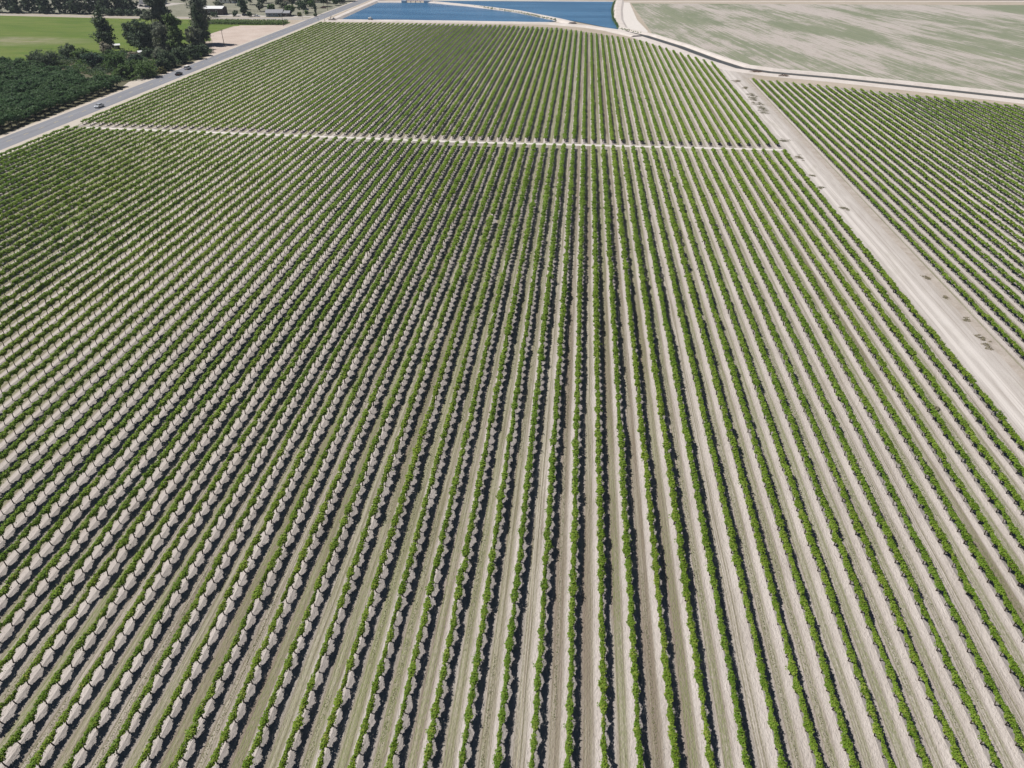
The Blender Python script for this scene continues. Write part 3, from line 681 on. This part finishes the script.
MORE = [(-250, 622, 7, 7, 'mid', 'green yard tree behind the gray roofed house'), (-243, 632, 8, 8, 'gray', 'gray yard tree beyond the gray roofed house'), (-262, 628, 7, 7, 'gray', 'gray yard tree beside the cypress'),
        (-282, 640, 8, 8, 'dark', 'dark yard tree behind the dirt yard'), (-298, 632, 8, 8, 'gray', 'gray yard tree behind the barn'), (-310, 622, 8, 8, 'dark', 'dark yard tree at the outer end of the barn'), (-236, 648, 7, 7, 'dark', 'dark yard tree past the lawn'),
        (-222, 668, 8, 9, 'dark', 'dark roadside tree beyond the lawn'), (-214, 676, 6, 7, 'mid', 'green roadside tree beyond the lawn'), (-228, 654, 6, 6, 'mid', 'small green tree on the lawn'), (-274, 664, 9, 9, 'dark', 'dark tree between the yards'), (-290, 676, 9, 9, 'dark', 'dark tree before the pale far house'),
        (-344, 668, 11, 10, 'dark', 'dark tree at the back corner of the vehicle yard'), (-352, 694, 12, 12, 'dark', 'dark tree beyond the vehicle yard'), (-400, 694, 14, 13, 'dark', 'dark tree behind the white open barn'), (-252, 708, 11, 11, 'dark', 'dark tree among the farthest roofs'), (-318, 704, 12, 11, 'gray', 'gray tree among the farthest roofs'),
        (-212, 730, 11, 12, 'dark', 'dark tree where the paved road leaves the view'), (-222, 742, 12, 13, 'dark', 'dark tree behind the road end tree'), (-262, 744, 12, 12, 'dark', 'dark tree at the far back of the farms'), (-282, 742, 12, 13, 'dark', 'second dark tree at the far back of the farms')]
def fence(label, pts):
    t = thing('fence', label, 'fence', (pts[0][0], pts[0][1], 0)); ox, oy = pts[0]; r1 = MB()
    for a, b in zip(pts, pts[1:]):
        n_ = max(1, int((Vector(b)-Vector(a)).length/3.0))
        for i in range(n_):
            q = Vector(a).lerp(Vector(b), i/n_); link('post', MB().tube([(q.x-ox, q.y-oy, -.1), (q.x-ox, q.y-oy, 1.6)], .08, 6).mesh('post', M['pole']), t)
        for z in (.5, 1.0, 1.45): r1.tube([(a[0]-ox, a[1]-oy, z), (b[0]-ox, b[1]-oy, z)], .05, 5)
    link('rail', r1.mesh('rail', M['pole']), t)
fence('brown rail fence along the back of the dirt yard and house', [(-285, 622), (-258, 620), (-236, 616)])
fence('brown rail fence behind the lawn beside the far stretch of road', [(-240, 646), (-213, 650)])
for i, (x, y, h, wd, m, lb) in enumerate(FAR + MORE):
    tree('far_tree', lb, 'tree', x, y, h, wd, 'round', m, 420, .95, 430+i, 'trees among the far houses')
# tangled undergrowth filling the ground between the bushes
def undergrowth():
    rg = np.random.default_rng(21); poly = [(-211, 348), (-211, 430), (-222, 440), (-243, 438), (-262, 425), (-290, 402), (-296, 386), (-262, 372), (-235, 352), (-218, 345)]
    m = 60000; x = rg.uniform(-298, -209, m); y = rg.uniform(343, 442, m); ins = np.zeros(m, bool)
    for (x0, y0), (x1, y1) in zip(poly, poly[1:] + poly[:1]):
        c_ = ((y0 > y) != (y1 > y)) & (x < (x1-x0)*(y-y0)/(y1-y0+1e-9)+x0); ins ^= c_
    for cx, cy, r_ in ((-280, 438, 9), (-275, 436, 8), (-246, 415, 5), (-238, 428, 7), (-252, 424, 5)): ins &= ((x-cx)**2+(y-cy)**2 > r_*r_)
    h = 1.2 + .9*np.sin(x*.55+np.sin(y*.3)*2) + .9*np.sin(y*.62+np.sin(x*.4)*2)
    ins &= h > .35
    x, y, h = x[ins], y[ins], h[ins]; z = h*rg.uniform(.05, 1, len(x))**.6
    q = leaf_quads(np.column_stack([x, y, z]), np.tile([-.2, -.1, .7], (len(x), 1)), np.full(len(x), .62), rg)
    mi_ = (np.sin(x*.21+2*np.sin(y*.17)) > 0).astype(np.int32) + (np.sin(x*.13-y*.19) > .75)
    o = link('undergrowth', quads_mesh('undergrowth', q, [M['dark'], M['mid'], M['bluegreen']], mi_)); tag(o, 'tangled green undergrowth filling the thicket between the bushes and the paved road', 'undergrowth', None, 'stuff')
undergrowth()
# clipped hedge-like crop strip between the bare lot and the side road
rgh = np.random.default_rng(5)
n = 8000; c = np.column_stack([rgh.uniform(-284, -214, n), rgh.uniform(548.5, 562, n), rgh.uniform(.1, 2.2, n)])
hd = thing('hedge', 'long low green hedge between the bare dirt lot and the side road', 'hedge', (0, 0, 0))
link('foliage', quads_mesh('foliage', leaf_quads(c, np.tile([0, 0, .8], (n, 1)), np.full(n, .7), rgh), [M['palegreen']]), hd)
st = MB()
for i in range(18): st.tube([(-283+i*4, 555, -.05), (-283+i*4+.1, 555.1, 1.2)], [.08, .03], 5)
link('stem', st.mesh('stem', M['bark']), hd)

# scrub growing on the edge of the dirt track
SC = [(75.2, 372, 0.63, 3.7), (75.6, 357, 0.54, 3.2), (75.6, 341, 0.68, 4.2), (75.4, 333, 0.68, 4.2), (75.3, 325, 0.63, 4.2), (75.0, 317, 0.54, 3.7), (74.8, 309.7, 0.5, 4.2), (73.0, 265.6, 0.5, 3.6), (73.2, 244.7, 0.54, 3.4), (72.6, 226, 0.23, 2.1), (72.2, 213.9, 0.27, 2.3), (73.7, 196.2, 0.27, 2.5), (78.9, 152.5, 0.32, 1.9), (79.2, 143, 0.18, 1.6), (79.2, 133, 0.18, 1.6), (78.8, 125.5, 0.27, 1.9), (78.5, 122.5, 0.27, 1.7)]
for i, (x, y, h, wd) in enumerate(SC):
    rs = np.random.default_rng(600+i); wd *= 1.45 if y > 300 else 1.1; n = int(wd*190); nc = 9
    cc = rs.normal(0, 1, (nc, 2))*np.array([wd*.16, wd*.34]); ci = rs.integers(0, nc, n)
    p2 = cc[ci] + rs.normal(0, 1, (n, 2))*wd*rs.uniform(.05, .15, nc)[ci][:, None]
    zz = h*.75*rs.random(n)*np.exp(-((p2[:, 0]/wd*2)**2 + (p2[:, 1]/wd*1.6)**2)) + .02
    t = thing('scrub_bush', 'low dusty scrub bush on the dirt track, %s from the canal end' % ordinal(i+1), 'bush', (x, y, 0), 0, 'scrub bushes on the dirt track')
    link('foliage', quads_mesh('foliage', leaf_quads(np.column_stack([p2, zz]), np.tile([-.2, 0, .9], (n, 1)), np.full(n, .15), rs), [M['scrub']]), t)
    sm = MB()
    for a in range(7): sm.tube([(0, 0, -.03), (math.cos(a*.9)*wd*.18, math.sin(a*.9)*wd*.24, h*.45)], [.02, .006], 4)
    link('stem', sm.mesh('stem', M['dry']), t)
tree('scrub_bush', 'tall bright green weed clump in the middle of a vine row', 'weed', ROW0+.1, 176, 1.9, 2.0, 'bush', 'mid', 420, .2, 530, None, False, 'foliage')
for i, (x, y) in enumerate([(ROW0+16*ROW+1.6, 100.5), (ROW0+14*ROW+1.2, 132), (ROW0+12*ROW+.9, 126)]):
    tree('weed_clump', ('dusty weed clump in the alley near the dirt track', 'leafy weed clump spilling from a vine row up the slope of rows', 'small weed clump beside a ragged vine row')[i], 'weed', x, y, .6, 1.6, 'bush', 'scrub', 220, .16, 540+i, None, False, 'foliage')
# heap of dry brush and rails by the canal
def brush(label, x, y, l, seed):
    rg = random.Random(seed); t = thing('brush_pile', label, 'brush pile', (x, y, 0)); mb = MB()
    for i in range(60):
        a = rg.uniform(-.5, .5) + (math.pi if rg.random() < .5 else 0); px, py = rg.gauss(0, l*.3), rg.gauss(0, .6); z = rg.uniform(.05, .9)*max(.2, 1-abs(px)/l)
        q = rg.uniform(.6, 1.6); mb.tube([(px, py, z), (px+math.cos(a)*q, py+math.sin(a)*q, max(.05, z+rg.uniform(-.3, .3)))], [.07, .03], 5)
    link('branch', mb.mesh('branch', M['dry']), t)
    return t
brush('rusty brown pile of dry brush on the canal bank road', 88.5, 397.3, 5, 1)
brush('small brown heap of dry brush farther along the canal bank road', 100, 387.6, 3, 2)

# ------------------------------------------------------------------ vehicles
def prism(profile, half, inset_top=0.0, ztop=1.0):
    """Side profile [(y, z)] swept across the width, narrowed above ztop."""
    mb = MB(); n = len(profile)
    hw = [half - (inset_top if z > ztop else 0) for y, z in profile]
    vs = [(-hw[i], *profile[i]) for i in range(n)] + [(hw[i], *profile[i]) for i in range(n)]
    mb.add(vs, [tuple(range(n))[::-1], tuple(range(n, 2*n))] + [(i, (i+1) % n, n+(i+1) % n, n+i) for i in range(n)]); return mb
def car(label, x, y, rz, paint, kind='sedan', group=None):
    t = thing('parked_car' if group == 'parked cars in the farm yards' else 'car', label, 'pickup' if kind == 'pickup' else 'car', (x, y, 0), rz, group)
    if kind == 'sedan':
        prof = [(-2.3, .35), (-2.35, .75), (-2.2, .92), (-1.2, 1.0), (1.75, 1.0), (2.25, .9), (2.35, .6), (2.3, .3)]
        cab = [(-1.25, 1.0), (-.55, 1.42), (.75, 1.45), (1.55, 1.0)]
    elif kind == 'suv':
        prof = [(-2.3, .4), (-2.35, .8), (-2.2, 1.02), (-1.2, 1.1), (2.25, 1.1), (2.35, .7), (2.3, .35)]
        cab = [(-1.2, 1.1), (-.6, 1.7), (1.9, 1.72), (2.25, 1.1)]
    else:
        prof = [(-2.7, .45), (-2.75, .9), (-2.6, 1.1), (-1.4, 1.18), (2.75, 1.18), (2.8, .6), (2.7, .45)]
        cab = [(-1.4, 1.18), (-.7, 1.78), (.6, 1.8), (.8, 1.18)]
    half = .9 if kind != 'pickup' else .98
    body = prism(prof, half)
    rc = [(p[0]*.86 + (cab[0][0]+cab[-1][0])*.07, p[1]) for p in cab]
    link('body', body.mesh('body', M[paint]), t)
    link('window', prism(cab, half-.09, .1, 1.3).mesh('window', M['glass']), t)
    y0, y1 = cab[1][0]-.06, cab[2][0]+.06
    link('roof', MB().box(-(half-.17), half-.17, y0, y1, cab[1][1]-.02, cab[1][1]+.06).mesh('roof', M[paint]), t)
    for sx in (-1, 1):
        for wy in (prof[0][0]*.62, prof[-1][0]*.62):
            wh = link('wheel', MB().tube([(sx*(half-.2), wy, .33), (sx*(half+.02), wy, .33)], .33, 14).mesh('wheel', M['rubber']), t)
            link('rim', MB().tube([(sx*(half-.02), wy, .33), (sx*(half+.04), wy, .33)], .2, 10).mesh('rim', M['rim']), wh)
        link('headlight', MB().box(sx*half*.72-.17, sx*half*.72+.17, prof[1][0]-.03, prof[1][0]+.2, .62, .78).mesh('headlight', M['lamp']), t)
        link('tail_light', MB().box(sx*half*.78-.13, sx*half*.78+.13, prof[-2][0]-.2, prof[-2][0]+.03, .66, .86).mesh('tail_light', M['red']), t)
    if kind == 'pickup':
        link('truck_bed', MB().box(-half+.12, half-.12, 1.0, 2.62, 1.181, 1.2).mesh('truck_bed', M['steel']), t)
    return t
car('silver car driving alone on the paved road beside the orchard', -198.8, 293.5, 0, 'silver', 'sedan')
car('black car on the paved road just before the white car', -199.2, 363.5, R(180), 'blackcar', 'sedan')
car('white and black car at the road edge under the dark bushes', -202.2, 379, R(180), 'whitecar', 'suv')
PC = [(-383, 644, 20, 'whitecar', 'pickup', 'white pickup at the near corner of the vehicle yard'), (-376, 652, 75, 'blackcar', 'sedan', 'black car in the vehicle yard behind the white pickup'), (-368, 647, 80, 'bluecar', 'suv', 'navy car near the bushes in the vehicle yard'),
      (-364, 660, 10, 'whitecar', 'suv', 'white car at the far side of the vehicle yard'), (-388, 668, 70, 'silver', 'pickup', 'silver pickup at the back of the vehicle yard'), (-251, 593.5, 80, 'whitecar', 'sedan', 'white car parked by the side road near the house'),
      (-262, 597.5, 75, 'blackcar', 'suv', 'black car among the dark bushes of the dirt yard'), (-243.5, 597.5, 0, 'silver', 'pickup', 'silver pickup in front of the gray roofed house'), (-228, 640, 85, 'bluecar', 'suv', 'navy car on the lawn before the far houses'), (-218, 655, 80, 'redcar', 'sedan', 'maroon car on the lawn by the far stretch of road')]
for x, y, a, p, kd, lb in PC: car(lb, x, y, R(a), p, kd, 'parked cars in the farm yards')
# white utility trailer cart on the near reservoir bank, pump at the corner
t = thing('utility_cart', 'small white utility cart standing on the near reservoir bank', 'utility cart', (-157.5, 577.5, .82), R(85))
link('chassis', MB().box(-.7, .7, -1.6, 1.6, .5, .68).mesh('chassis', M['steel']), t)
link('cab', prism([(-.7, .68), (-.55, 1.75), (.5, 1.75), (.7, .68)], .62).mesh('cab', M['white']), t)
link('tank', MB().tube([(0, .8, 1.05), (0, 1.6, 1.05)], .42, 12).mesh('tank', M['white']), t)
for sx in (-1, 1):
    for wy in (-1.15, 1.15): link('wheel', MB().tube([(sx*.6, wy, .35), (sx*.86, wy, .35)], .36, 12).mesh('wheel', M['rubber']), t)
t = thing('pump', 'dark pump with a bent riser pipe at the corner of the reservoir', 'pump', (-184, 573, .78))
link('housing', MB().box(-1.1, 1.1, -.7, .7, 0, 1.1).tube([(0, 0, 1.1), (0, 0, 1.7)], .45, 12).mesh('housing', M['steel']), t)
link('pipe', MB().tube([(-1.1, 0, .5), (-2.0, 0, .5), (-2.3, 0, 1.0), (-2.3, 0, 2.3), (-1.9, 0, 2.6), (-1.4, 0, 2.6)], .22, 10).mesh('pipe', M['steel'], smooth=True), t)
link('base', MB().box(-1.5, 1.5, -1.1, 1.1, -.25, .0).mesh('base', M['concrete']), t)

# weir with pale abutments and a blue footbridge between the two ponds
t = thing('footbridge', 'blue steel footbridge between white concrete abutments across the gap between the ponds', 'footbridge', (-149.3, 703.5, 0), R(4))
for x0, x1 in ((-12.5, -8.0), (7.5, 14.5)): link('abutment', MB().box(x0, x1, -2.4, 2.4, -.3, 2.3).mesh('abutment', M['white']), t)
dk = link('deck', MB().box(-8.0, 7.5, -1.0, 1.0, 1.5, 1.75).mesh('deck', M['bluesteel']), t)
rl = MB()
for sy in (-.95, .95):
    rl.tube([(-8, sy, 2.7), (7.5, sy, 2.7)], .07, 6)
    for i in range(9): rl.tube([(-7.8+i*1.9, sy, 1.75), (-7.8+i*1.9, sy, 2.7)], .06, 6)
link('railing', rl.mesh('railing', M['bluesteel']), t)
for i in range(3): link('pier', MB().box(-4.6+i*4.2, -4.1+i*4.2, -.8, .8, -.3, 1.5).mesh('pier', M['white']), t)

# ------------------------------------------------------------------ buildings, poles, signs
def house(name, label, x, y, rz, L, Wd, h, rh, wall, roof, nwin=3, over=.5, door=True, group=None):
    t = thing(name, label, {'barn': 'barn', 'shed': 'shed'}.get(name, 'house'), (x, y, 0), rz, group)
    a, b = L/2, Wd/2
    mb = MB(); mb.add([(-a, -b, -.1), (a, -b, -.1), (a, b, -.1), (-a, b, -.1), (-a, -b, h), (a, -b, h), (a, b, h), (-a, b, h), (-a, 0, h+rh), (a, 0, h+rh)],
                      [(0, 1, 5, 4), (2, 3, 7, 6), (1, 2, 6, 9, 5), (3, 0, 4, 8, 7)])
    link('wall', mb.mesh('wall', M[wall]), t)
    e = rh*over/b; A_, B_ = a+over, b+over; z0 = h-e; th = .16
    vs = [(-A_, -B_, z0), (A_, -B_, z0), (A_, 0, h+rh), (-A_, 0, h+rh), (A_, B_, z0), (-A_, B_, z0)]
    v2 = [(p[0], p[1], p[2]+.03) for p in vs] + [(p[0], p[1], p[2]+.03+th) for p in vs]
    mb = MB(); mb.add(v2, [(6, 7, 8, 9), (9, 8, 10, 11), (0, 3, 2, 1), (3, 5, 4, 2), (0, 1, 7, 6), (5, 11, 10, 4), (1, 2, 8, 7), (2, 4, 10, 8), (0, 6, 9, 3), (3, 9, 11, 5)])
    link('roof', mb.mesh('roof', M[roof]), t)
    for i in range(nwin):
        cx = -a + L*(i+.75)/(nwin+.5)
        for sy in (-1, 1):
            f = link('window', MB().box(cx-.75, cx+.75, min(sy*b, sy*(b+.06)), max(sy*b, sy*(b+.06)), h*.36, h*.78).mesh('window', M['white']), t)
            link('pane', MB().box(cx-.65, cx+.65, min(sy*(b+.05), sy*(b+.08)), max(sy*(b+.05), sy*(b+.08)), h*.4, h*.75).mesh('pane', M['glass']), f)
    if door:
        d = link('door', MB().box(a-L*.16-.5, a-L*.16+.5, -b-.07, -b, .0, 2.1).mesh('door', M['darkwall']), t)
        link('handle', MB().box(a-L*.16+.3, a-L*.16+.4, -b-.13, -b-.07, 1.0, 1.08).mesh('handle', M['steel']), d)
    return t
house('barn', 'dark walled barn with a bright pale metal roof behind the side road', -290, 607, R(4), 15, 11, 4.4, 1.3, 'darkwall', 'rooflight', 2)
house('house', 'low house with a gray shingle roof facing the side road', -238.5, 599.5, R(6), 12.5, 8, 2.7, 1.8, 'bluewall', 'roofgray', 3)
house('garage', 'dark garage joined to the end of the gray roofed house', -229.3, 600.0, R(6), 5, 6.5, 2.5, 1.2, 'darkwall', 'roofgray', 1)
house('shed', 'small shed with a pale roof half hidden among the thicket trees', -280, 441, R(15), 4.2, 2.6, 2.2, .6, 'white', 'rooflight', 1)
house('shed', 'second small pale shed beside the first in the thicket clearing', -274.5, 438, R(30), 3.4, 2.4, 2.1, .5, 'cream', 'rooflight', 1)
house('shed', 'little white shed under the pale green tree', -246, 415, R(40), 3.6, 2.8, 2.3, .5, 'white', 'rooflight', 1)
house('house', 'far house with a white roof among the dark trees', -236, 700, R(0), 13, 8, 3, 1.6, 'cream', 'rooflight', 3)
house('house', 'far house with a brown roof behind the yard cars', -262, 690, R(8), 13, 9, 3, 2, 'cream', 'roofbrown', 3)
house('house', 'far long house with a gray roof close to the road', -218, 702, R(85), 9, 7, 3, 1.6, 'cream', 'roofgray', 2)
house('barn', 'white open yard barn beyond the line of parked vehicles', -378, 676, R(3), 20, 10, 4.2, 1.4, 'white', 'rooflight', 3)
house('house', 'far house with a pale roof behind the windbreak trees', -414, 652, R(0), 13, 9, 3.2, 2, 'white', 'rooflight', 3)
house('house', 'far house with a pale roof behind the barn and gray tree', -316, 690, R(-4), 14, 9, 3.2, 1.8, 'white', 'roofgray', 3)
def pole(label, x, y, h, arms=True):
    t = thing('utility_pole', label, 'utility pole', (x, y, 0))
    link('shaft', MB().tube([(0, 0, -.3), (0, 0, h)], [.19, .12], 10).mesh('shaft', M['pole']), t)
    if arms:
        ca = link('crossarm', MB().box(-1.2, 1.2, -.2, -.08, h-.75, h-.6).mesh('crossarm', M['pole']), t)
        for x_ in (-1.05, -.4, .4, 1.05): link('insulator', MB().tube([(x_, -.14, h-.6), (x_, -.14, h-.42)], .06, 8).mesh('insulator', M['lamp']), ca)
pole('wooden utility pole standing alone at the edge of the bare dirt lot', -215.6, 453.9, 9.2)
pole('wooden utility pole at the junction end of the hedge', -212.3, 545, 8.6)
pole('wooden utility pole on the lawn beside the far stretch of road', -209.6, 640, 9.0)
def sign(label, x, y, rz):
    t = thing('road_sign', label, 'road sign', (x, y, 0), rz)
    link('post', MB().box(-.05, .05, -.05, .05, -.2, 2.5).mesh('post', M['steel']), t)
    link('panel', MB().add([(.38*math.cos(R(22.5+45*i)), -.06, 2.1+.38*math.sin(R(22.5+45*i))) for i in range(8)] + [(.38*math.cos(R(22.5+45*i)), -.09, 2.1+.38*math.sin(R(22.5+45*i))) for i in range(8)],
         [tuple(range(8)), tuple(range(15, 7, -1))] + [(i, (i+1) % 8, 8+(i+1) % 8, 8+i) for i in range(8)]).mesh('panel', M['rim']), t)
sign('small road sign at the mouth of the side road', -208.6, 576, R(95))
sign('small road sign at the vineyard corner across from the side road', -195.0, 570.5, R(0))
def gatepost(label, x, y):
    t = thing('marker_post', label, 'marker post', (x, y, 0))
    link('post', MB().tube([(0, 0, -.2), (0, 0, 1.7)], .14, 8).mesh('post', M['steel']), t)
    link('cap', MB().tube([(0, 0, 1.7), (0, 0, 1.85)], [.18, .1], 8).mesh('cap', M['white']), t)
gatepost('dark marker post on the shoulder by the pump', -191.2, 573.2)

# light summer haze over the valley
hz = MB().box(-900, 1200, -60, 1500, -1.0, 80)
o = link('haze', hz.mesh('haze')); o['kind'] = 'stuff'; o['label'] = 'thin pale summer haze over the fields'; o['category'] = 'haze'
hm = bpy.data.materials.new('haze'); hm.use_nodes = True; hm.node_tree.nodes.clear()
ho = hm.node_tree.nodes.new('ShaderNodeOutputMaterial'); hv = hm.node_tree.nodes.new('ShaderNodeVolumePrincipled')
hv.inputs['Color'].default_value = (.8, .88, 1, 1); hv.inputs['Density'].default_value = .00008
hm.node_tree.links.new(hv.outputs[0], ho.inputs['Volume']); o.data.materials.append(hm)
S.cycles.volume_bounces = 0
